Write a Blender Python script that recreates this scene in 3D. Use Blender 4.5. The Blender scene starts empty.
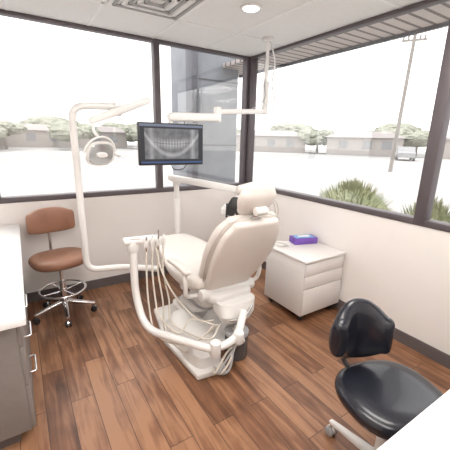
import bpy, bmesh, math, random
from mathutils import Vector, Matrix
random.seed(4)
sc=bpy.context.scene
V=Vector
# ---------------------------------------------------------------- materials
def mat(name,col,rough=.5,metal=0,var=.04,scale=8,coat=0,emit=0,bump=0):
    m=bpy.data.materials.new(name); m.use_nodes=True
    nt=m.node_tree; b=nt.nodes['Principled BSDF']
    tc=nt.nodes.new('ShaderNodeTexCoord'); nz=nt.nodes.new('ShaderNodeTexNoise'); nz.inputs['Scale'].default_value=scale
    nz.inputs['Detail'].default_value=4
    nt.links.new(tc.outputs['Object'],nz.inputs['Vector'])
    r=nt.nodes.new('ShaderNodeValToRGB')
    r.color_ramp.elements[0].position=.3; r.color_ramp.elements[1].position=.7
    r.color_ramp.elements[0].color=tuple(max(0,c*(1-var)) for c in col)+(1,)
    r.color_ramp.elements[1].color=tuple(min(1,c*(1+var)) for c in col)+(1,)
    nt.links.new(nz.outputs['Fac'],r.inputs['Fac']); nt.links.new(r.outputs['Color'],b.inputs['Base Color'])
    b.inputs['Roughness'].default_value=rough; b.inputs['Metallic'].default_value=metal
    b.inputs['Coat Weight'].default_value=coat
    if emit:
        b.inputs['Emission Color'].default_value=(1,.96,.92,1); b.inputs['Emission Strength'].default_value=emit
    if bump:
        bp=nt.nodes.new('ShaderNodeBump'); bp.inputs['Strength'].default_value=bump; bp.inputs['Distance'].default_value=.01
        n2=nt.nodes.new('ShaderNodeTexNoise'); n2.inputs['Scale'].default_value=scale*12
        nt.links.new(tc.outputs['Object'],n2.inputs['Vector']); nt.links.new(n2.outputs['Fac'],bp.inputs['Height'])
        nt.links.new(bp.outputs['Normal'],b.inputs['Normal'])
    return m
M_wall=mat('wall_paint',(.86,.82,.79),.85,var=.008)
M_ceil=mat('ceiling_tile',(.82,.82,.82),.9,var=.02,scale=40,bump=.05)
M_grid=mat('ceiling_grid',(.86,.86,.86),.5)
M_base=mat('baseboard_vinyl',(.13,.11,.11),.5)
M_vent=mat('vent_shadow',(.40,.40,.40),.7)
M_frame=mat('bronze_frame',(.11,.092,.10),.45,metal=.2)  # bronze lightened so the colour carries the window haze
M_white=mat('white_enamel',(.80,.785,.765),.3,coat=.3,var=.01)
M_plast=mat('white_plastic',(.74,.72,.695),.4,var=.02)
M_uph=mat('chair_upholstery',(.73,.68,.635),.5,var=.015)
M_uph2=mat('chair_upholstery_seam',(.55,.52,.49),.55)
M_grey=mat('grey_plastic',(.38,.38,.39),.45)
M_brown=mat('brown_vinyl',(.31,.155,.098),.42,var=.08)
M_black=mat('black_vinyl',(.012,.013,.020),.26,coat=.2,var=.1)
M_blk=mat('black_plastic',(.02,.02,.022),.4)
M_chrome=mat('chrome',(.75,.75,.76),.16,metal=1,var=.01)
M_hose=mat('beige_hose',(.66,.61,.54),.5)
M_cart=mat('cart_laminate',(.79,.76,.735),.45,var=.01)
M_gap=mat('shadow_gap',(.25,.24,.23),.8)
M_cab=mat('taupe_laminate',(.25,.225,.21),.5,var=.05,scale=20)
M_counter=mat('counter_laminate',(.86,.85,.845),.35,var=.01,scale=60)
M_lens=mat('lamp_reflector',(.55,.58,.60),.12,metal=.8)
M_purple=mat('purple_card',(.19,.09,.44),.5)
M_blue=mat('blue_card',(.22,.45,.72),.5)
M_tissue=mat('white_tissue',(.9,.9,.9),.9)
M_dark=mat('smoked_canister',(.08,.08,.085),.25,coat=.4)
M_stucco=mat('grey_stucco',(.24,.255,.285),.85,var=.12,scale=3)  # grey wall tone, lightened to put outdoor haze into it
M_stucco2=mat('dark_trim',(.12,.125,.145),.8,var=.1)
M_tree=mat('foliage',(.32,.33,.27),.9,var=.15,scale=3)  # canopy green paled: distance haze is in the colour
M_shrub=mat('shrub_leaves',(.27,.29,.165),.9,var=.25,scale=14)
M_pole=mat('haze_paled_wood',(.28,.26,.24),.9,var=.06)  # pole and trunk wood, pale grey from haze painted into the colour
M_house=mat('house_stucco',(.40,.365,.345),.9,var=.04)  # far walls, roofs, panes and cars: outdoor haze mixed into these colours
M_roof=mat('house_roof',(.34,.31,.30),.9,var=.05)
M_hwin=mat('house_glazing',(.28,.28,.29),.6)
M_carp=mat('car_paint',(.34,.34,.35),.6)
M_tyre=mat('tyre_rubber',(.2,.2,.2),.9)
M_lit=mat('fill_panel_glow',(1,1,1),.5,emit=8)  # glow of the added fill panels overhead
M_dl=mat('downlight_lens',(1,1,1),.5,emit=3)

def floor_mat():
    m=bpy.data.materials.new('wood_plank_floor'); m.use_nodes=True; nt=m.node_tree; b=nt.nodes['Principled BSDF']; L=nt.links.new
    tc=nt.nodes.new('ShaderNodeTexCoord'); sp=nt.nodes.new('ShaderNodeSeparateXYZ'); L(tc.outputs['Object'],sp.inputs[0])
    cb=nt.nodes.new('ShaderNodeCombineXYZ'); L(sp.outputs['Y'],cb.inputs['X']); L(sp.outputs['X'],cb.inputs['Y'])
    br=nt.nodes.new('ShaderNodeTexBrick'); L(cb.outputs[0],br.inputs['Vector'])
    br.offset=.37; br.inputs['Scale'].default_value=1; br.inputs['Brick Width'].default_value=.95; br.inputs['Row Height'].default_value=.135
    br.inputs['Mortar Size'].default_value=.002; br.inputs['Mortar Smooth'].default_value=.3
    br.inputs['Color1'].default_value=(0,0,0,1); br.inputs['Color2'].default_value=(1,1,1,1); br.inputs['Mortar'].default_value=(.5,.5,.5,1)
    mp=nt.nodes.new('ShaderNodeMapping'); mp.inputs['Scale'].default_value=(1.8,20,1); L(cb.outputs[0],mp.inputs['Vector'])
    ad=nt.nodes.new('ShaderNodeVectorMath'); ad.operation='ADD'; L(mp.outputs[0],ad.inputs[0])
    sc3=nt.nodes.new('ShaderNodeVectorMath'); sc3.operation='SCALE'; sc3.inputs['Scale'].default_value=37; L(br.outputs['Color'],sc3.inputs[0]); L(sc3.outputs[0],ad.inputs[1])
    n1=nt.nodes.new('ShaderNodeTexNoise'); n1.inputs['Scale'].default_value=1; n1.inputs['Detail'].default_value=8; n1.inputs['Distortion'].default_value=.9; L(ad.outputs[0],n1.inputs['Vector'])
    n2=nt.nodes.new('ShaderNodeTexNoise'); n2.inputs['Scale'].default_value=6; n2.inputs['Detail'].default_value=4; L(tc.outputs['Object'],n2.inputs['Vector'])
    a=nt.nodes.new('ShaderNodeMath'); a.operation='MULTIPLY_ADD'; L(br.outputs['Color'],a.inputs[0]); a.inputs[1].default_value=.34; L(n1.outputs['Fac'],a.inputs[2])
    a2=nt.nodes.new('ShaderNodeMath'); a2.operation='MULTIPLY_ADD'; L(n2.outputs['Fac'],a2.inputs[0]); a2.inputs[1].default_value=.35; L(a.outputs[0],a2.inputs[2])
    r=nt.nodes.new('ShaderNodeValToRGB'); L(a2.outputs[0],r.inputs['Fac'])
    e=r.color_ramp.elements; e[0].position=.50; e[0].color=(.075,.032,.017,1); e[1].position=1.08; e[1].color=(.36,.185,.10,1)
    k=r.color_ramp.elements.new(.79); k.color=(.205,.092,.047,1)
    mx=nt.nodes.new('ShaderNodeMix'); mx.data_type='RGBA'; L(br.outputs['Fac'],mx.inputs['Factor']); L(r.outputs['Color'],mx.inputs[6]); mx.inputs[7].default_value=(.05,.025,.015,1)
    L(mx.outputs[2],b.inputs['Base Color']); b.inputs['Roughness'].default_value=.32
    return m
M_floor=floor_mat()
def ground_mat():
    m=mat('parking_asphalt',(.42,.41,.40),.9,var=.05,scale=.35); nt=m.node_tree; L=nt.links.new; b=nt.nodes['Principled BSDF']
    src=b.inputs['Base Color'].links[0].from_socket
    g=nt.nodes.new('ShaderNodeNewGeometry'); sp=nt.nodes.new('ShaderNodeSeparateXYZ'); L(g.outputs['Position'],sp.inputs[0])
    a=nt.nodes.new('ShaderNodeMath'); a.operation='SUBTRACT'; L(sp.outputs['Y'],a.inputs[0]); a.inputs[1].default_value=25
    c=nt.nodes.new('ShaderNodeMath'); c.operation='ABSOLUTE'; L(a.outputs[0],c.inputs[0])
    d=nt.nodes.new('ShaderNodeMath'); d.operation='LESS_THAN'; L(c.outputs[0],d.inputs[0]); d.inputs[1].default_value=5
    mx=nt.nodes.new('ShaderNodeMix'); mx.data_type='RGBA'; L(d.outputs[0],mx.inputs['Factor']); L(src,mx.inputs[6]); mx.inputs[7].default_value=(.345,.34,.335,1)
    L(mx.outputs[2],b.inputs['Base Color']); return m
M_ground=ground_mat()
def soffit_mat():
    m=bpy.data.materials.new('soffit_boards'); m.use_nodes=True; nt=m.node_tree; b=nt.nodes['Principled BSDF']; L=nt.links.new
    tc=nt.nodes.new('ShaderNodeTexCoord'); w=nt.nodes.new('ShaderNodeTexWave'); w.bands_direction='Y'; w.inputs['Scale'].default_value=2.6
    L(tc.outputs['Object'],w.inputs['Vector']); r=nt.nodes.new('ShaderNodeValToRGB'); L(w.outputs['Fac'],r.inputs['Fac'])
    r.color_ramp.elements[0].position=.12; r.color_ramp.elements[0].color=(.16,.13,.12,1); r.color_ramp.elements[1].position=.2; r.color_ramp.elements[1].color=(.58,.52,.50,1)
    L(r.outputs['Color'],b.inputs['Base Color']); b.inputs['Roughness'].default_value=.8
    return m
M_soffit=soffit_mat()
def glass_mat():
    m=bpy.data.materials.new('window_glass'); m.use_nodes=True; nt=m.node_tree; nt.nodes.clear(); L=nt.links.new
    o=nt.nodes.new('ShaderNodeOutputMaterial'); mx=nt.nodes.new('ShaderNodeMixShader'); t=nt.nodes.new('ShaderNodeBsdfTransparent'); g=nt.nodes.new('ShaderNodeBsdfGlossy')
    g.inputs['Roughness'].default_value=.02; mx.inputs[0].default_value=.08; t.inputs[0].default_value=(.99,.99,.985,1)
    L(t.outputs[0],mx.inputs[1]); L(g.outputs[0],mx.inputs[2]); L(mx.outputs[0],o.inputs[0]); return m
M_glass=glass_mat()
def screen_mat():
    m=bpy.data.materials.new('xray_screen'); m.use_nodes=True; nt=m.node_tree; b=nt.nodes['Principled BSDF']; L=nt.links.new
    N=nt.nodes.new
    def mt(op,a,bb=None,c=None):
        n=N('ShaderNodeMath'); n.operation=op
        for i,x in enumerate((a,bb,c)):
            if x is None: continue
            if isinstance(x,(int,float)): n.inputs[i].default_value=x
            else: L(x,n.inputs[i])
        return n.outputs[0]
    tc=N('ShaderNodeTexCoord'); sp=N('ShaderNodeSeparateXYZ'); L(tc.outputs['Object'],sp.inputs[0]); X=sp.outputs['X']; Z=sp.outputs['Z']
    x2=mt('MULTIPLY',X,X)
    zz=mt('ADD',mt('SUBTRACT',Z,mt('MULTIPLY',x2,.5)),.0)
    band=mt('MAXIMUM',mt('SUBTRACT',1,mt('MULTIPLY',mt('ABSOLUTE',zz),21)),0)
    wv=mt('ADD',mt('MULTIPLY',mt('SINE',mt('MULTIPLY',X,260)),.20),.38)
    gap=mt('GREATER_THAN',mt('ABSOLUTE',zz),.003)
    fade=mt('MAXIMUM',mt('SUBTRACT',1,mt('MULTIPLY',x2,28)),0)
    teeth=mt('MULTIPLY',mt('MULTIPLY',mt('MULTIPLY',band,wv),gap),fade)
    jz=mt('ADD',mt('SUBTRACT',Z,mt('MULTIPLY',x2,3.2)),.088)
    jaw=mt('MULTIPLY',mt('MAXIMUM',mt('SUBTRACT',1,mt('MULTIPLY',mt('ABSOLUTE',jz),38)),0),.34)
    rm=mt('MULTIPLY',mt('MAXIMUM',mt('SUBTRACT',1,mt('MULTIPLY',mt('ABSOLUTE',mt('SUBTRACT',mt('ABSOLUTE',X),.175)),35)),0),.26)
    nz=N('ShaderNodeTexNoise'); nz.inputs['Scale'].default_value=18; nz.inputs['Detail'].default_value=4; L(tc.outputs['Object'],nz.inputs['Vector'])
    bone=mt('MULTIPLY',nz.outputs['Fac'],.40)
    v=mt('ADD',mt('ADD',mt('ADD',teeth,bone),jaw),rm)
    inside=mt('MULTIPLY',mt('LESS_THAN',mt('ABSOLUTE',X),.228),mt('LESS_THAN',mt('ABSOLUTE',Z),.118))
    v=mt('MULTIPLY',v,inside)
    r=N('ShaderNodeMix'); r.data_type='RGBA'; L(v,r.inputs['Factor']); r.inputs[6].default_value=(.012,.014,.02,1); r.inputs[7].default_value=(.38,.40,.42,1)
    bar=mt('GREATER_THAN',Z,.132)
    bar2=mt('LESS_THAN',Z,-.138)
    r2=N('ShaderNodeMix'); r2.data_type='RGBA'; L(bar,r2.inputs['Factor']); L(r.outputs[2],r2.inputs[6]); r2.inputs[7].default_value=(.09,.11,.16,1)
    r3=N('ShaderNodeMix'); r3.data_type='RGBA'; L(bar2,r3.inputs['Factor']); L(r2.outputs[2],r3.inputs[6]); r3.inputs[7].default_value=(.03,.06,.15,1)
    L(r3.outputs[2],b.inputs['Base Color']); b.inputs['Roughness'].default_value=.35
    L(r3.outputs[2],b.inputs['Emission Color']); b.inputs['Emission Strength'].default_value=.35
    return m
M_screen=screen_mat()
# ---------------------------------------------------------------- mesh helpers
def group(name,parent=None):
    e=bpy.data.objects.new(name,None); e.empty_display_size=.1; sc.collection.objects.link(e)
    if parent: e.parent=parent
    return e
def finish(bm,name,m,parent=None,smooth=True,ang=35,loc=None):
    bmesh.ops.recalc_face_normals(bm,faces=bm.faces)
    me=bpy.data.meshes.new(name)
    bm.to_mesh(me); bm.free(); me.materials.append(m)
    if smooth:
        for p in me.polygons: p.use_smooth=True
        me.set_sharp_from_angle(angle=math.radians(ang))
    o=bpy.data.objects.new(name,me); sc.collection.objects.link(o)
    if parent: o.parent=parent
    return o
def box(name,c,s,m,parent=None,bev=0,rz=0,rx=0,ry=0,seg=2):
    bm=bmesh.new(); bmesh.ops.create_cube(bm,size=1)
    for v in bm.verts: v.co=V((v.co.x*s[0],v.co.y*s[1],v.co.z*s[2]))
    if bev: bmesh.ops.bevel(bm,geom=bm.edges[:],offset=bev,segments=seg,profile=.5,affect='EDGES')
    R=Matrix.Rotation(rz,4,'Z')@Matrix.Rotation(ry,4,'Y')@Matrix.Rotation(rx,4,'X')
    o=finish(bm,name,m,parent,smooth=bev>0)
    o.matrix_local=Matrix.Translation(c)@R
    return o
def bx(name,a,b,m,parent=None,bev=0):
    c=[(a[i]+b[i])/2 for i in range(3)]; s=[abs(b[i]-a[i]) for i in range(3)]
    return box(name,c,s,m,parent,bev)
def loft(name,secs,m,parent=None,N=28,ang=40):
    bm=bmesh.new(); rings=[]
    for c,u,v,a,b,n in secs:
        ring=[]
        for i in range(N):
            t=2*math.pi*i/N; cx,sx=math.cos(t),math.sin(t)
            p=V(c)+V(u)*(a*math.copysign(abs(cx)**(2/n),cx))+V(v)*(b*math.copysign(abs(sx)**(2/n),sx))
            ring.append(bm.verts.new(p))
        rings.append(ring)
    for r0,r1 in zip(rings,rings[1:]):
        for i in range(N): bm.faces.new((r0[i],r0[(i+1)%N],r1[(i+1)%N],r1[i]))
    bm.faces.new(rings[0][::-1]); bm.faces.new(rings[-1])
    return finish(bm,name,m,parent,ang=ang)
def catmull(P,k=8):
    out=[]; n=len(P)
    for i in range(n-1):
        p0=P[max(i-1,0)];p1=P[i];p2=P[i+1];p3=P[min(i+2,n-1)]
        for j in range(k):
            t=j/k
            out.append([.5*((2*b)+(-a+c)*t+(2*a-5*b+4*c-d)*t*t+(-a+3*b-3*c+d)*t**3) for a,b,c,d in zip(p0,p1,p2,p3)])
    out.append(list(P[-1])); return out
def frames(pts):
    T=[]
    for i in range(len(pts)):
        a=pts[max(i-1,0)];b=pts[min(i+1,len(pts)-1)]; T.append((b-a).normalized())
    n=T[0].orthogonal().normalized(); fr=[]
    for t in T:
        n=(n-t*n.dot(t)).normalized(); fr.append((n,t.cross(n)))
    return fr
def fillet(P,r,k=6):
    P=[V(p) for p in P]; out=[P[0]]
    for i in range(1,len(P)-1):
        a,b,c=P[i-1],P[i],P[i+1]; da=(a-b);dc=(c-b); rr=min(r,da.length*.49,dc.length*.49)
        s=b+da.normalized()*rr;e=b+dc.normalized()*rr
        for j in range(k+1):
            t=j/k; out.append(s*(1-t)**2+b*2*t*(1-t)+e*t*t)
    out.append(P[-1]); return out
def tube(name,P,r,m,parent=None,smooth=True,N=14,fil=None,k=8):
    pts=fillet(P,fil) if fil else ([V(p) for p in catmull(P,k)] if smooth else [V(p) for p in P])
    fr=frames(pts)
    return loft(name,[(p,f[0],f[1],r,r,2) for p,f in zip(pts,fr)],m,parent,N=N,ang=60)
def cyl(name,p0,p1,r0,m,parent=None,r1=None,bev=0,N=28):
    p0=V(p0);p1=V(p1); r1=r0 if r1 is None else r1; d=(p1-p0).normalized(); u=d.orthogonal().normalized(); v=d.cross(u)
    S=[]
    if bev: S+=[(p0,u,v,r0-bev,r0-bev,2),(p0+d*bev*.3,u,v,r0-bev*.3,r0-bev*.3,2),(p0+d*bev,u,v,r0,r0,2),(p1-d*bev,u,v,r1,r1,2),(p1-d*bev*.3,u,v,r1-bev*.3,r1-bev*.3,2),(p1,u,v,r1-bev,r1-bev,2)]
    else: S=[(p0,u,v,r0,r0,2),(p1,u,v,r1,r1,2)]
    return loft(name,S,m,parent,N=N)
def cushion(name,P,wdir,m,parent=None,n=3,k=6,endr=None,N=32):
    Q=catmull(P,k); pts=[V(q[:3]) for q in Q]; w=V(wdir).normalized(); secs=[]
    def sec(p,t,a,b):
        nn=t.cross(w).normalized(); return (p,w,nn,a,b,n)
    T=[(pts[min(i+1,len(pts)-1)]-pts[max(i-1,0)]).normalized() for i in range(len(pts))]
    e0=endr if endr else Q[0][4]
    for s in (1.0,.92,.7,.38):
        c=math.sqrt(max(0,1-s*s)); d=e0*s; sh=e0*(1-c)
        secs.append(sec(pts[0]-T[0]*d,T[0],max(Q[0][3]-sh,.002),max(Q[0][4]*c,.002)))
    for p,t,q in zip(pts,T,Q): secs.append(sec(p,t,q[3],q[4]))
    e1=endr if endr else Q[-1][4]
    for s in (.38,.7,.92,1.0):
        c=math.sqrt(max(0,1-s*s)); sh=e1*(1-c)
        secs.append(sec(pts[-1]+T[-1]*e1*s,T[-1],max(Q[-1][3]-sh,.002),max(Q[-1][4]*c,.002)))
    return loft(name,secs,m,parent,N=N,ang=60)
def prism(name,poly,z0,z1,m,parent=None,bev=.01):
    bm=bmesh.new(); vs=[bm.verts.new((x,y,z0)) for x,y in poly]; f=bm.faces.new(vs)
    r=bmesh.ops.extrude_face_region(bm,geom=[f])
    for v in r['geom']:
        if isinstance(v,bmesh.types.BMVert): v.co.z=z1
    if bev: bmesh.ops.bevel(bm,geom=bm.edges[:],offset=bev,segments=2,profile=.5,affect='EDGES')
    return finish(bm,name,m,parent)
# ---------------------------------------------------------------- room
CE=2.565; SI=1.02; XL=-3.2; YN=-4.3; WT=.14
bx('floor',(XL-.15,YN-.15,-.1),(WT,WT,0),M_floor)
bx('ceiling',(XL-.15,YN-.15,CE),(WT,WT,CE+.12),M_ceil)
bx('wall_back',(XL,0,0),(0,WT,SI-.02),M_wall)
bx('wall_right',(0,YN,0),(WT,WT,SI-.02),M_wall)
bx('wall_left',(XL-.15,YN,0),(XL,WT,CE),M_wall)
bx('wall_near',(XL,YN-.15,0),(WT,YN,CE),M_wall)
bx('baseboard_back',(XL,-.012,0),(-.012,0,.10),M_base)
bx('baseboard_right',(-.012,YN,0),(0,0,.10),M_base)
bx('baseboard_left',(XL,YN,0),(XL+.012,-1.9,.10),M_base)
def win(i,parts,glass):
    g=group('window_%d'%i)
    for k,(a,b) in enumerate(parts): bx('frame_%d'%k,a,b,M_frame,g,bev=.006)
    for k,(a,b) in enumerate(glass): bx('glass_pane_%d'%k,a,b,M_glass,g)
HZ=CE-.03
win(1,[((XL,-.01,SI-.02),(0,.09,SI+.03)),((XL,0,HZ),(0,.08,CE)),((-1.183-.032,-.005,SI),(-1.183+.032,.08,CE)),
       ((-2.75,-.005,SI),(-2.68,.08,CE)),((-.05,-.012,SI),(.0,.08,CE))],
      [((XL,.035,SI),(0,.04,CE))])
win(2,[((-.01,YN,SI-.02),(.09,0,SI+.03)),((0,YN,HZ),(.08,0,CE)),((-.012,-2.244-.042,SI),(.08,-2.244+.042,CE)),
       ((-.008,-.055,SI),(.08,.08,CE)),((-.008,-3.8,SI),(.08,-3.72,CE))],
      [((.035,YN,SI),(.04,0,CE))])
g=group('trim_1')
for x in (-.61,-1.22,-1.83,-2.44,-3.05): bx('grid_bar_x',(x-.012,YN,CE-.004),(x+.012,0,CE+.001),M_grid,g)
for y in (-.62,-1.84,-3.06): bx('grid_bar_y',(XL,y-.012,CE-.004),(0,y+.012,CE+.001),M_grid,g)
g=group('ceiling_air_vent')
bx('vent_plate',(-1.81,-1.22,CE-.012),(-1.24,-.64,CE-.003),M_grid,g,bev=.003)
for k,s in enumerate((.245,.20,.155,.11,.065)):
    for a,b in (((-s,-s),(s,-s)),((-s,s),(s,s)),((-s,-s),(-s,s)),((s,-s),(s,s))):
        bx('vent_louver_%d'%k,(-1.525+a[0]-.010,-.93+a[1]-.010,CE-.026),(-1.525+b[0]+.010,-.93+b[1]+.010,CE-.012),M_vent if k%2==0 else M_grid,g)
g=group('recessed_downlight')
cyl('trim_ring',(-.893,-1.203,CE-.012),(-.893,-1.203,CE-.001),.085,M_white,g,bev=.004)
cyl('lens',(-.893,-1.203,CE-.015),(-.893,-1.203,CE-.011),.06,M_dl,g)
for cx,cy in ((-2.14,-2.45),(-.92,-2.45),(-2.14,-3.67)):  # made-up panels out of view, added to brighten the room
    g=group('unseen_fill_panel'); bx('fill_panel_frame',(cx-.29,cy-.58,CE-.02),(cx+.29,cy+.58,CE-.004),M_grid,g); bx('fill_emitter',(cx-.27,cy-.56,CE-.024),(cx+.27,cy+.56,CE-.019),M_lit,g)
# ---------------------------------------------------------------- left counter
g=group('base_cabinet')
bx('carcass',(XL+.005,-1.75,.09),(-2.62,-.03,.765),M_cab,g,bev=.003)
bx('toe_kick',(XL+.005,-1.70,0),(-2.68,-.03,.09),M_base,g)
bx('countertop',(XL+.005,-1.87,.765),(-2.57,-.015,.805),M_counter,g,bev=.006)
y=-1.745
while y<-.1:
    y2=min(y+.56,-.035)
    for k,(z0,z1) in enumerate(((.59,.76),(.36,.585),(.095,.355))):
        bx('drawer_front',(-2.62,y+.003,z0),(-2.600,y2-.003,z1),M_cab,g,bev=.002)
        zc=z1-.06; yc=(y+y2)/2
        if y<-1.2: tube('drawer_handle',[(-2.60,yc-.08,zc),(-2.568,yc-.08,zc),(-2.568,yc+.08,zc),(-2.60,yc+.08,zc)],.006,M_chrome,g,fil=.01,N=8)
    y+=.56
g=group('reception_counter')
bx('carcass',(-1.85,-3.68,.09),(-.02,-3.12,.76),M_cab,g,bev=.003)
bx('toe_kick',(-1.83,-3.66,0),(-.02,-3.17,.09),M_base,g)
bx('countertop',(-2.0,-3.70,.76),(-.015,-3.08,.80),M_counter,g,bev=.008)
# ---------------------------------------------------------------- rolling cart
g=group('rolling_drawer_cart')
x0,x1,y0,y1=-.54,-.03,-1.66,-1.14
bx('body',(x0,y0+.015,.07),(x1,y1,.585),M_cart,g,bev=.004)
bx('top',(x0-.008,y0-.008,.582),(x1+.008,y1+.005,.604),M_cart,g,bev=.005)
for k,(z0,z1) in enumerate(((.085,.33),(.335,.455),(.46,.575))):
    bx('gap_%d'%k,(x0+.006,y0+.008,z0-.004),(x1-.006,y0+.017,z1+.004),M_gap,g)
    bx('drawer_%d'%k,(x0+.004,y0,z0),(x1-.004,y0+.014,z1),M_cart,g,bev=.003)
for cx in (x0+.05,x1-.05):
    for cy in (y0+.06,y1-.05):
        cyl('caster_wheel',(cx-.012,cy,.028),(cx+.012,cy,.028),.028,M_blk,g,bev=.004,N=16)
        cyl('caster_stem',(cx,cy,.03),(cx,cy,.075),.012,M_blk,g,N=10)
g=group('glove_box')
gx,gy,ga=-.165,-1.255,-.30
box('carton',(gx,gy,.604+.032),(.25,.13,.062),M_purple,g,bev=.003,rz=ga)
box('label_top',(gx,gy,.604+.0645),(.20,.095,.003),M_blue,g,rz=ga)
box('opening_tissue',(gx,gy,.604+.068),(.12,.04,.008),M_tissue,g,bev=.002,rz=ga)
g=group('intraoral_camera_holder')
box('tray',(-.43,-1.21,.604+.012),(.10,.11,.022),M_plast,g,bev=.006)
tube('handpiece',[(-.45,-1.18,.63),(-.43,-1.25,.645),(-.40,-1.31,.63)],.011,M_white,g,N=10)
# ---------------------------------------------------------------- stools
def stool(name,c,seat_z,R,face,mseat,ring,caster_a,back,base_r=.27,basem=None):
    basem=basem or M_chrome
    g=group(name); cx,cy=c
    for k in range(5):
        a=caster_a+k*2*math.pi/5; d=V((math.cos(a),math.sin(a),0)); t=V((-d.y,d.x,0)); C0=V((cx,cy,0))
        P0=C0+d*.03+V((0,0,.125)); P1=C0+d*base_r+V((0,0,.085))
        loft('base_leg_%d'%(k+1),[(P0,t,V((0,0,1)),.026,.02,4),(P1,t,V((0,0,1)),.015,.011,4),(P1+d*.012,t,V((0,0,1)),.01,.007,4)],basem,g,N=16)
        cyl('caster_stem_%d'%(k+1),P1-V((0,0,.03)),P1,.010,M_chrome,g,N=10)
        w=C0+d*base_r+V((0,0,.027))
        for s in (-1,1):
            cyl('caster_wheel_%d'%(k+1),w+t*s*.006,w+t*s*.024,.027,M_blk if basem is M_chrome else M_grey,g,bev=.005,N=18)
        cyl('caster_hood_%d'%(k+1),w+t*-.006+V((0,0,.006)),w+t*.006+V((0,0,.006)),.027,basem,g,N=18)
    cyl('hub',(cx,cy,.09),(cx,cy,.16),.035,basem,g,bev=.005)
    cyl('column',(cx,cy,.16),(cx,cy,.34),.026,basem,g)
    cyl('gas_lift',(cx,cy,.34),(cx,cy,seat_z-.08),.015,M_chrome,g)
    if ring:
        P=[(cx+.19*math.cos(t*math.pi/16),cy+.19*math.sin(t*math.pi/16),.25) for t in range(33)]
        tube('foot_ring',P,.010,M_chrome,g,smooth=False,N=10)
        for k in range(4):
            a=k*math.pi/2+.4; cyl('ring_spoke_%d'%k,(cx+.02*math.cos(a),cy+.02*math.sin(a),.235),(cx+.19*math.cos(a),cy+.19*math.sin(a),.25),.007,M_chrome,g,N=8)
        cyl('ring_collar',(cx,cy,.215),(cx,cy,.26),.034,M_chrome,g)
    f=V((math.cos(face),math.sin(face),0)); s=V((-f.y,f.x,0))
    box('seat_plate',(cx,cy,seat_z-.085),(.2,.16,.02),M_blk,g,bev=.004,rz=face)
    secs=[]
    for z,k in ((-.075,.80),(-.072,.90),(-.055,.97),(-.03,1.0),(-.012,.985),(0,.93),(.008,.82),(.010,.5),(.007,.2)):
        secs.append((V((cx,cy,seat_z+z)),f,s,R*.93*k,R*1.03*k,2.5))
    loft('seat_cushion',secs,mseat,g,N=40,ang=70)
    bc,bn,bw,bh,bt,bnn=back
    n=V((math.cos(bn),math.sin(bn),0)); w=V((-n.y,n.x,0)); B=V(bc); P=[]
    for k in range(-4,5):
        t=k/4; hh=bh*(1-(.22 if bnn>2.5 else .42)*abs(t)**(3 if bnn>2.5 else 2.4))
        p=B+w*(bw-.03)*t+n*(.07*t*t)
        P.append((p.x,p.y,p.z,hh,bt))
    cushion('backrest_cushion',P,(0,0,1),mseat,g,n=bnn,k=3,endr=.035)
    q=B-n*(bt+.012)
    tube('backrest_bracket',[(cx-f.x*.03,cy-f.y*.03,seat_z-.09),tuple(V((cx,cy,seat_z-.09))-f*(R*.9)),tuple(V((q.x,q.y,seat_z-.06))-n*.02),tuple(q-n*.008+V((0,0,-.02))),tuple(q+V((0,0,.05)))],.013,M_chrome if basem is M_chrome else M_blk,g,fil=.05,N=10)
    return g
stool('brown_operator_stool',(-2.305,-.40),.575,.228,-1.35,M_brown,True,math.radians(-92),((-2.335,-.155,.845),math.radians(-80),.195,.118,.035,2.8),base_r=.25)
stool('black_operator_stool',(-1.215,-2.83),.525,.228,math.radians(-105),M_black,False,math.radians(88),((-1.20,-2.60,.705),math.radians(-115),.148,.165,.045,2.3),base_r=.28,basem=M_white)
# ---------------------------------------------------------------- dental chair
ch=group('dental_chair'); AX=-1.25
prism('base_plate',[(-1.66,-1.80),(-1.44,-1.83),(-1.40,-1.62),(-1.12,-1.52),(-1.08,-.80),(-1.60,-.80),(-1.70,-1.30)],0,.045,M_plast,ch,bev=.012)
X=V((1,0,0));Y=V((0,1,0));Z=V((0,0,1))
loft('base_cover',[((-1.53,-1.45,.04),X,Y,.125,.32,4),((-1.52,-1.45,.12),X,Y,.12,.31,4),((-1.49,-1.40,.17),X,Y,.10,.26,3.5),((-1.46,-1.38,.185),X,Y,.06,.2,3)],M_plast,ch,N=36)
loft('lift_column',[((-1.36,-1.0,.04),X,Y,.15,.17,4),((-1.34,-1.08,.15),X,Y,.13,.16,4),((-1.28,-1.30,.32),X,Y,.12,.17,4),((-1.25,-1.38,.42),X,Y,.15,.20,4),((-1.25,-1.38,.46),X,Y,.15,.20,4)],M_plast,ch,N=32)
for k in range(5):
    t=k/4; c=V((-1.34,-1.08,.15)).lerp(V((-1.28,-1.30,.32)),t)
    loft('bellows_%d'%k,[(c-Z*.012,X,Y,.125,.165,4),(c,X,Y,.14,.18,4),(c+Z*.012,X,Y,.125,.165,4)],M_grey if k%2 else M_plast,ch,N=28)
loft('seat_frame',[((AX,-.85,.44),X,Z,.16,.02,4),((AX,-1.1,.43),X,Z,.2,.035,4),((AX,-1.45,.43),X,Z,.22,.05,4),((AX,-1.60,.45),X,Z,.17,.045,4),((AX,-1.63,.45),X,Z,.13,.03,4)],M_plast,ch)
cushion('seat_cushion',[(AX,-.42,.585,.19,.032),(AX,-.62,.58,.23,.04),(AX,-.85,.555,.27,.048),(AX,-1.10,.53,.31,.055),(AX,-1.34,.53,.31,.06),(AX,-1.46,.545,.26,.06)],(1,0,0),M_uph,ch,n=4)
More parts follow.
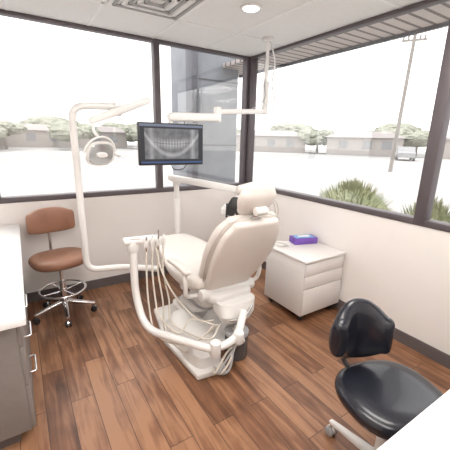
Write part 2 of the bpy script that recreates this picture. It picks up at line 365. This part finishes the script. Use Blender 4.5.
cushion('backrest_cushion',[(AX,-1.44,.58,.21,.05),(AX,-1.555,.71,.25,.055),(AX,-1.655,.87,.272,.055),(AX,-1.74,1.02,.25,.05),(AX,-1.785,1.09,.20,.042)],(1,0,0),M_uph,ch,n=3.6)
cushion('backrest_shell',[(AX,-1.52,.53,.20,.035),(AX,-1.625,.68,.235,.04),(AX,-1.72,.84,.255,.04),(AX,-1.80,.99,.235,.036),(AX,-1.84,1.07,.185,.03)],(1,0,0),M_uph,ch,n=3.6)
tube('backrest_seam',[(AX-.205,-1.50,.565),(AX-.248,-1.595,.70),(AX-.268,-1.69,.86),(AX-.245,-1.775,1.01),(AX-.19,-1.825,1.10),(AX,-1.842,1.135),(AX+.19,-1.825,1.10),(AX+.245,-1.775,1.01),(AX+.268,-1.69,.86),(AX+.248,-1.595,.70),(AX+.205,-1.50,.565)],.0035,M_uph2,ch,N=8)
box('headrest_bar',(AX,-1.845,1.12),(.07,.012,.16),M_chrome,ch,bev=.003,rx=math.radians(30))
cushion('headrest_cushion',[(AX,-1.785,1.165,.11,.04),(AX,-1.82,1.215,.135,.055),(AX,-1.85,1.27,.135,.055),(AX,-1.865,1.31,.11,.042)],(1,0,0),M_uph,ch,n=2.6)
cyl('headrest_joint',(AX-.045,-1.88,1.165),(AX+.045,-1.88,1.165),.028,M_plast,ch,bev=.006)
cushion('headrest_bolster',[(AX-.10,-1.79,1.29,.035,.03),(AX,-1.80,1.30,.04,.035),(AX+.10,-1.79,1.29,.035,.03)],(0,0,1),M_uph2,ch,n=2.4)
for s in (-1,1):
    xx=AX+s*.335
    tube('armrest_post_%s'%('l' if s<0 else 'r'),[(AX+s*.20,-1.45,.44),(xx,-1.47,.46),(xx+s*.01,-1.49,.58),(xx,-1.44,.66)],.018,M_plast,ch,fil=.05)
    cushion('armrest_pad_%s'%('l' if s<0 else 'r'),[(xx,-1.50,.665,.026,.018),(xx,-1.36,.675,.032,.02),(xx,-1.20,.665,.028,.018)],(1,0,0),M_uph,ch,n=3)
cyl('recline_pivot',(AX-.24,-1.52,.47),(AX+.24,-1.52,.47),.045,M_plast,ch,bev=.01)
loft('motor_housing',[((AX-.02,-1.66,.30),X,Y,.12,.07,3.5),((AX-.02,-1.65,.36),X,Y,.15,.10,3.5),((AX,-1.60,.44),X,Y,.16,.12,3.5)],M_plast,ch)
tube('chrome_link',[(-1.36,-1.72,.33),(-1.28,-1.78,.36),(-1.16,-1.72,.40)],.012,M_chrome,ch,N=10)
# ---------------------------------------------------------------- assistant arm + hoses
g=group('assistant_instrument_arm',ch)
tube('swing_arm',[(-1.885,-1.22,.84),(-1.89,-1.24,.45),(-1.87,-1.38,.235),(-1.57,-1.86,.25),(-1.38,-1.86,.27),(-1.26,-1.76,.40)],.028,M_white,g,fil=.16,N=18)
cyl('arm_knuckle',(-1.55,-1.85,.20),(-1.55,-1.85,.30),.038,M_white,g,bev=.008)
cyl('arm_elbow',(-1.37,-1.86,.24),(-1.37,-1.86,.32),.036,M_white,g,bev=.008)
cyl('arm_head_pivot',(-1.885,-1.22,.80),(-1.885,-1.22,.875),.040,M_white,g,bev=.008)
box('instrument_head',(-1.815,-1.22,.875),(.27,.09,.045),M_white,g,bev=.018,rz=-.12,seg=3)
box('touchpad',(-1.87,-1.235,.901),(.07,.05,.008),M_plast,g,bev=.003,rz=-.12)
hx=[-1.80,-1.755,-1.71,-1.67]
for k,x in enumerate(hx):
    cyl('holder_%d'%k,(x,-1.27,.83),(x,-1.275,.885),.017,M_plast,g,N=14,bev=.003)
    cyl('handpiece_%d'%k,(x,-1.27,.80),(x,-1.285,.95 if k==2 else .915),.010,M_white if k%2 else M_chrome,g,r1=.007,N=12)
dr=[(.16,-1.52,-1.62),(.26,-1.58,-1.5),(.10,-1.60,-1.56),(.20,-1.50,-1.7)]
for k,x in enumerate(hx):
    zb,ym,ye=dr[k]
    tube('hose_%d'%k,[(x,-1.27,.80),(x-.012,-1.285,.62),(x-.02+.01*k,-1.33,.40),(x-.01,-1.40,zb+.06),(x+.06,ym,zb),(-1.60+.02*k,ye-.05,zb+.06),(-1.47+.02*k,-1.68,.30)],.007,M_hose,g,N=8)
tube('hose_loop',[(-1.73,-1.27,.82),(-1.70,-1.32,.62),(-1.62,-1.42,.42),(-1.52,-1.55,.30),(-1.45,-1.66,.33)],.007,M_hose,g,N=8)
g=group('suction_canister',ch)
cyl('jar',(-1.275,-1.70,.0),(-1.275,-1.70,.19),.088,M_dark,g,bev=.012)
cyl('lid',(-1.275,-1.70,.19),(-1.275,-1.70,.22),.092,M_grey,g,bev=.006)
cyl('port',(-1.275,-1.70,.22),(-1.275,-1.70,.25),.02,M_plast,g,bev=.004)
for k in range(4):
    a=k*.7
    tube('waste_hose_%d'%k,[(-1.29+.03*math.cos(a),-1.71+.03*math.sin(a),.23),(-1.36+.02*k,-1.80-.01*k,.30-.03*k),(-1.44,-1.88+.012*k,.10+.03*k),(-1.50-.02*k,-1.87,.04+.012*k),(-1.53,-1.80,.06)],.008,M_hose if k%2 else M_grey,g,N=8)
# ---------------------------------------------------------------- delivery unit (mounted on the chair base)
g=group('dental_delivery_unit',ch)
tube('support_tube',[(-1.30,-.82,.20),(-1.14,-.34,.20),(-1.14,-.34,1.17)],.028,M_white,g,fil=.10,N=18)
cyl('post_sleeve',(-1.14,-.34,.62),(-1.14,-.34,.98),.036,M_white,g,bev=.006)
cyl('post_cap',(-1.14,-.34,1.13),(-1.14,-.34,1.21),.040,M_white,g,bev=.008)
A=V((-1.20,-.32,1.205));B=V((-.70,-.88,1.12)); d=(B-A).normalized(); w=Z; n=d.cross(w).normalized(); w=n.cross(d)
loft('flex_arm',[(A-d*.02,n,w,.02,.022,3),(A,n,w,.03,.032,3),(A.lerp(B,.5),n,w,.032,.036,3),(B,n,w,.03,.032,3),(B+d*.02,n,w,.02,.022,3)],M_white,g)
cyl('head_stem',(-.72,-.86,.98),(-.72,-.86,1.15),.022,M_white,g)
box('delivery_head',(-.76,-.98,.95),(.36,.24,.07),M_white,g,bev=.02,rz=-.7,seg=3)
cushion('control_pad',[(-.875,-1.03,.93,.06,.022),(-.885,-1.05,1.0,.07,.024),(-.865,-1.05,1.07,.05,.02)],(.8,-.6,0),M_blk,g,n=3)
for k in range(4):
    p=V((-.76,-.98,.90))+V((math.cos(-.7),math.sin(-.7),0))*(-.12+.08*k)+V((math.sin(-.7),-math.cos(-.7),0))*.13
    cyl('syringe_%d'%k,p+V((0,0,.0)),p+V((0,0,.13)),.011,M_chrome if k%2 else M_blk,g,r1=.007,N=12)
    tube('delivery_hose_%d'%k,[p,p+V((0,0,-.2)),p+V((-.02,.06,-.5)),p+V((-.1,.2,-.62)),(-1.15,-.8,.25)],.008,M_hose,g,N=8)
for k in range(2):
    tube('side_hose_%d'%k,[(-.62,-1.06,.98),(-.50+.03*k,-1.08,1.06),(-.40+.04*k,-1.07,.93),(-.42+.03*k,-1.05,.76),(-.56,-1.0,.62+.05*k),(-.75,-.95,.60)],.007,M_hose,g,N=8)
# ---------------------------------------------------------------- dental light
g=group('dental_light')
tube('light_post',[(-1.56,-.86,.46),(-1.84,-.73,.49),(-2.125,-.66,.49),(-2.125,-.65,1.82),(-1.79,-.70,1.83)],.027,M_white,g,fil=.10,N=18)
cyl('arm_pivot',(-1.80,-.70,1.76),(-1.80,-.70,1.86),.034,M_white,g,bev=.006)
A=V((-2.005,-.75,1.715));B=V((-1.56,-.75,1.89)); d=(B-A).normalized(); w=Y; n=d.cross(w)
loft('balance_arm',[(A-d*.02,w,n,.018,.018,3),(A,w,n,.024,.026,3),(A.lerp(B,.5),w,n,.028,.032,3),(B,w,n,.024,.026,3),(B+d*.02,w,n,.016,.016,3)],M_white,g)
L0=V((-1.975,-.80,1.475))
tube('yoke_stem',[(-2.0,-.75,1.70),(-2.0,-.76,1.64),(-1.975,-.77,1.60)],.012,M_white,g,N=10)
nrm=V((.25,-.75,-.30)).normalized(); ux=V((nrm.y,-nrm.x,0)).normalized()*-1; uy=nrm.cross(ux).normalized()
P=[L0+ux*.125*math.cos(t)+uy*.13*math.sin(t)*(1 if uy.z>0 else -1) for t in [math.pi*k/12 for k in range(13)]]
tube('yoke',P,.008,M_white,g,N=8)
loft('lamp_shell',[(L0-nrm*.05,ux,uy,.045,.03,2.5),(L0-nrm*.035,ux,uy,.09,.075,2.6),(L0+nrm*.005,ux,uy,.115,.098,2.8),(L0+nrm*.02,ux,uy,.112,.095,2.8)],M_plast,g,N=36)
loft('lamp_reflector',[(L0+nrm*.0205,ux,uy,.10,.083,2.8),(L0+nrm*.026,ux,uy,.096,.079,2.8)],M_lens,g,N=36)
loft('lamp_bulb_shield',[(L0+nrm*.027,ux,uy,.045,.02,2.5),(L0+nrm*.045,ux,uy,.04,.016,2.5)],M_white,g,N=24)
for s in (-1,1): cyl('handle_%d'%s,L0+ux*.112*s,L0+ux*.135*s+nrm*.06,.011,M_white,g,bev=.003,N=12)
# ---------------------------------------------------------------- monitor
g=group('ceiling_mounted_monitor')
cyl('ceiling_plate',(-.30,-.695,CE-.03),(-.30,-.695,CE-.001),.06,M_white,g,bev=.006)
cyl('drop_pole',(-.30,-.695,1.87),(-.30,-.695,CE-.02),.017,M_white,g)
cyl('pole_collar',(-.30,-.695,1.86),(-.30,-.695,1.95),.034,M_white,g,bev=.006)
box('service_box',(-.30,-.70,2.06),(.05,.05,.22),M_white,g,bev=.01)
tube('cable_1',[(-.27,-.70,2.54),(-.22,-.72,2.35),(-.24,-.72,2.15),(-.20,-.73,2.0),(-.25,-.72,1.90),(-.35,-.71,1.93)],.007,M_white,g,N=8)
tube('cable_2',[(-.33,-.71,2.40),(-.36,-.73,2.2),(-.33,-.73,2.02),(-.40,-.73,1.95),(-.48,-.72,1.90)],.005,M_grey,g,N=8)
def arm(nm,A,B,r):
    A=V(A);B=V(B);d=(B-A).normalized(); n=d.cross(Z).normalized(); w=n.cross(d)
    loft(nm,[(A-d*.02,n,w,r*.6,r*.6,3),(A,n,w,r,r,3.5),(B,n,w,r,r,3.5),(B+d*.02,n,w,r*.6,r*.6,3)],M_white,g)
arm('upper_arm',(-.30,-.695,1.885),(-.93,-.80,1.84),.024)
cyl('elbow',(-.93,-.80,1.75),(-.93,-.80,1.88),.034,M_white,g,bev=.006)
arm('lower_arm',(-.93,-.80,1.79),(-1.42,-.87,1.765),.036)
cyl('tilt_stem',(-1.42,-.87,1.56),(-1.42,-.87,1.79),.020,M_white,g,bev=.004)
box('mount_plate',(-1.44,-.895,1.55),(.12,.03,.12),M_grey,g,bev=.004)
RZ=math.radians(-3)
box('monitor_case',(-1.44,-.93,1.55),(.55,.04,.33),M_blk,g,bev=.008,rz=RZ)
box('monitor_screen',(-1.441,-.9515,1.553),(.525,.004,.30),M_screen,g,rz=RZ)
tube('monitor_cable',[(-1.43,-.89,1.50),(-1.40,-.86,1.35),(-1.28,-.86,1.37),(-1.26,-.86,1.60),(-1.30,-.87,1.74)],.004,M_blk,g,N=6)
# ---------------------------------------------------------------- exterior
bx('ground',(-60,-40,-.30),(80,90,-.18),M_ground)
g=group('roof_soffit')
bx('soffit_boards',(WT,-4.5,CE+.03),(.66,1.2,CE+.08),M_soffit,g); bx('fascia',(.66,-4.5,CE+.0),(.70,1.2,CE+.25),M_stucco2,g)
g=group('exterior_pillar')
bx('pillar',(-.34,.85,-.18),(.42,1.6,3.6),M_stucco,g,bev=.01); bx('pillar_edge',(-.38,.80,-.18),(-.28,1.0,3.6),M_stucco2,g,bev=.01)
for z in (.6,1.5,2.4): bx('pillar_joint',(-.28,.842,z),(.42,.852,z+.02),M_stucco2,g)
def blob(name,c,r,m,n=9,disp=.3):
    bm=bmesh.new()
    for k in range(n):
        cc=V(c)+V((random.uniform(-1,1)*r[0]*.55,random.uniform(-1,1)*r[1]*.55,random.uniform(-.5,.6)*r[2]*.6)); s=random.uniform(.4,.62)
        res=bmesh.ops.create_icosphere(bm,subdivisions=3,radius=1)
        for v in res['verts']:
            f=1+random.uniform(-disp,disp)*.5
            v.co=cc+V((v.co.x*r[0]*s*f,v.co.y*r[1]*s*f,v.co.z*r[2]*s*f))
    return finish(bm,name,m,None,smooth=False)
def shrub(name,c,r,h):
    g=group(name); bm=bmesh.new()
    for k in range(2600):
        a=random.uniform(0,2*math.pi); e=random.uniform(.05,1.5); rr=random.uniform(.72,1.02)
        d=V((math.cos(a)*math.cos(e)*r*rr,math.sin(a)*math.cos(e)*r*rr,math.sin(e)*h*rr)); b=V(c)+d*.72; t=V(c)+d+V((random.uniform(-.06,.06),random.uniform(-.06,.06),0))
        s=V((-math.sin(a),math.cos(a),0))*.013
        mid=b.lerp(t,.6)
        q=[bm.verts.new(b-s*.6),bm.verts.new(b+s*.6),bm.verts.new(mid+s),bm.verts.new(t),bm.verts.new(mid-s)]
        bm.faces.new(q)
    finish(bm,'leaves',M_shrub,g,smooth=False)
    bm=bmesh.new(); bmesh.ops.create_icosphere(bm,subdivisions=3,radius=1)
    for v in bm.verts: v.co=V(c)+V((v.co.x*r*.84,v.co.y*r*.84,abs(v.co.z)*h*.86))
    finish(bm,'core',M_shrub,g,smooth=False)
shrub('shrub',(2.6,.22,-.18),1.0,1.16); shrub('shrub.001',(2.05,-1.40,-.18),.62,1.12)
for k,(x,y,w) in enumerate(((-9,48,1),(-1,54,1.2),(8,52,1),(20,48,1.1),(32,38,1.2),(40,26,1),(47,12,1.2))):
    nm='house' if k==0 else 'house.%03d'%k; g=group(nm); a=math.atan2(y+3.4,x+2.5)-math.pi/2
    Rm=Matrix.Translation((x,y,0))@Matrix.Rotation(a,4,'Z')
    W=4.8*w;D=3;H=2.2
    bm=bmesh.new(); P=[(-W,-D,-.2),(W,-D,-.2),(W,D,-.2),(-W,D,-.2),(-W,-D,H),(W,-D,H),(W,D,H),(-W,D,H)]
    vs=[bm.verts.new(Rm@V(p)) for p in P]
    for f in ((0,1,5,4),(1,2,6,5),(2,3,7,6),(3,0,4,7)): bm.faces.new([vs[i] for i in f])
    finish(bm,'walls',M_house,g,smooth=False)
    bm=bmesh.new(); P=[(-W-.4,-D-.4,H),(W+.4,-D-.4,H),(W+.4,D+.4,H),(-W-.4,D+.4,H),(-W*.7,0,H+.9),(W*.7,0,H+.9)]
    vs=[bm.verts.new(Rm@V(p)) for p in P]
    for f in ((0,1,5,4),(1,2,5),(2,3,4,5),(3,0,4),(0,1,2,3)): bm.faces.new([vs[i] for i in f])
    finish(bm,'roof',M_roof,g,smooth=False)
    for s in (-.55,.1,.6):
        bm=bmesh.new(); vs=[bm.verts.new(Rm@V(p)) for p in ((W*s-.6,-D-.03,.7),(W*s+.6,-D-.03,.7),(W*s+.6,-D-.03,1.8),(W*s-.6,-D-.03,1.8))]; bm.faces.new(vs); finish(bm,'house_window',M_hwin,g,smooth=False)
i=0
for x,y,s in ((-14,36,1.3),(-6,40,1.5),(-3.5,45,1.3),(4,44,1.7),(14,45,1.5),(27,42,1.7),(36,31,1.5),(43,20,1.5),(46,5,1.8),(-18,50,2.0),(-22,60,2.5),(-10,62,2.5),(2,64,2.5),(16,62,2.5),(30,56,2.5),(42,44,2.5),(52,30,2.5),(58,16,2.5)):
    nm='tree' if i==0 else 'tree.%03d'%i; i+=1
    g=group(nm); cyl('trunk',(x,y,-.2),(x,y,1.8),.18,M_pole,g,N=8); o=blob('canopy',(x,y,1.6+s*.4),(s*1.9,s*1.9,s),M_tree); o.parent=g
g=group('utility_pole'); x,y,h,tilt=17.4,8.2,7.9,.4
cyl('mast',(x,y,-.2),(x+tilt,y,h),.12,M_pole,g,r1=.09,N=10)
box('crossarm',(x+tilt*.93,y,h-.5),(1.3,.10,.10),M_pole,g,rz=-1.0)
for s in (-.55,-.3,.3,.55): cyl('insulator',(x+tilt*.93+s*math.cos(-1.0),y+s*math.sin(-1.0),h-.44),(x+tilt*.93+s*math.cos(-1.0),y+s*math.sin(-1.0),h-.25),.05,M_pole,g,N=6)
def car(nm,x,y,a):
    g=group(nm); R=Matrix.Translation((x,y,-.18))@Matrix.Rotation(a,4,'Z')
    prof=[(-2.1,.35),(-2.1,.8),(-1.5,.95),(-1.0,1.4),(.5,1.42),(1.15,.95),(2.05,.8),(2.1,.35)]
    bm=bmesh.new(); A=[bm.verts.new(R@V((p[0],-.8,p[1]))) for p in prof];B=[bm.verts.new(R@V((p[0],.8,p[1]))) for p in prof]
    n=len(prof)
    for k in range(n): bm.faces.new((A[k],A[(k+1)%n],B[(k+1)%n],B[k]))
    bm.faces.new(A);bm.faces.new(B[::-1]); finish(bm,'body',M_carp,g,smooth=False)
    for wx in (-1.3,1.3):
        for wy in (-.8,.8): cyl('wheel',R@V((wx,wy-.1,.32)),R@V((wx,wy+.1,.32)),.32,M_tyre,g,N=16)
car('parked_car',33,16,.6); car('parked_car.001',-9,33,.1)
# ---------------------------------------------------------------- light
w=bpy.data.worlds.new('sky'); sc.world=w; w.use_nodes=True; nt=w.node_tree; bg=nt.nodes['Background']
tc=nt.nodes.new('ShaderNodeTexCoord'); sp=nt.nodes.new('ShaderNodeSeparateXYZ'); nt.links.new(tc.outputs['Generated'],sp.inputs[0])
r=nt.nodes.new('ShaderNodeValToRGB'); nt.links.new(sp.outputs['Z'],r.inputs['Fac']); r.color_ramp.elements[0].color=(1,.98,.955,1); r.color_ramp.elements[1].color=(.95,.965,1,1)
nt.links.new(r.outputs['Color'],bg.inputs['Color']); bg.inputs['Strength'].default_value=1.75
sun=bpy.data.lights.new('sun','SUN'); sun.energy=1.0; sun.color=(1,.95,.88); sun.angle=math.radians(8); so=bpy.data.objects.new('sun',sun); sc.collection.objects.link(so)
so.rotation_euler=(math.radians(35),0,math.radians(200))
sc.view_settings.view_transform='Standard'; sc.view_settings.look='None'; sc.view_settings.exposure=.55
# ---------------------------------------------------------------- camera
f,p,yaw,roll=319.06,.2631,.573,.0234
cam=bpy.data.cameras.new('camera'); co=bpy.data.objects.new('camera',cam); sc.collection.objects.link(co)
R0=V((math.cos(yaw),-math.sin(yaw),0)); Fw=V((math.sin(yaw)*math.cos(p),math.cos(yaw)*math.cos(p),-math.sin(p))); U0=V((math.sin(yaw)*math.sin(p),math.cos(yaw)*math.sin(p),math.cos(p)))
c,s=math.cos(roll),math.sin(roll); cX=R0*c+U0*s; cY=-R0*s+U0*c; cZ=-Fw
Mx=Matrix((cX,cY,cZ)).transposed().to_4x4(); Mx.translation=V((-2.513,-3.423,1.602)); co.matrix_world=Mx
cam.sensor_width=36; cam.lens=f/450*36; cam.clip_start=.05; cam.clip_end=300
sc.camera=co
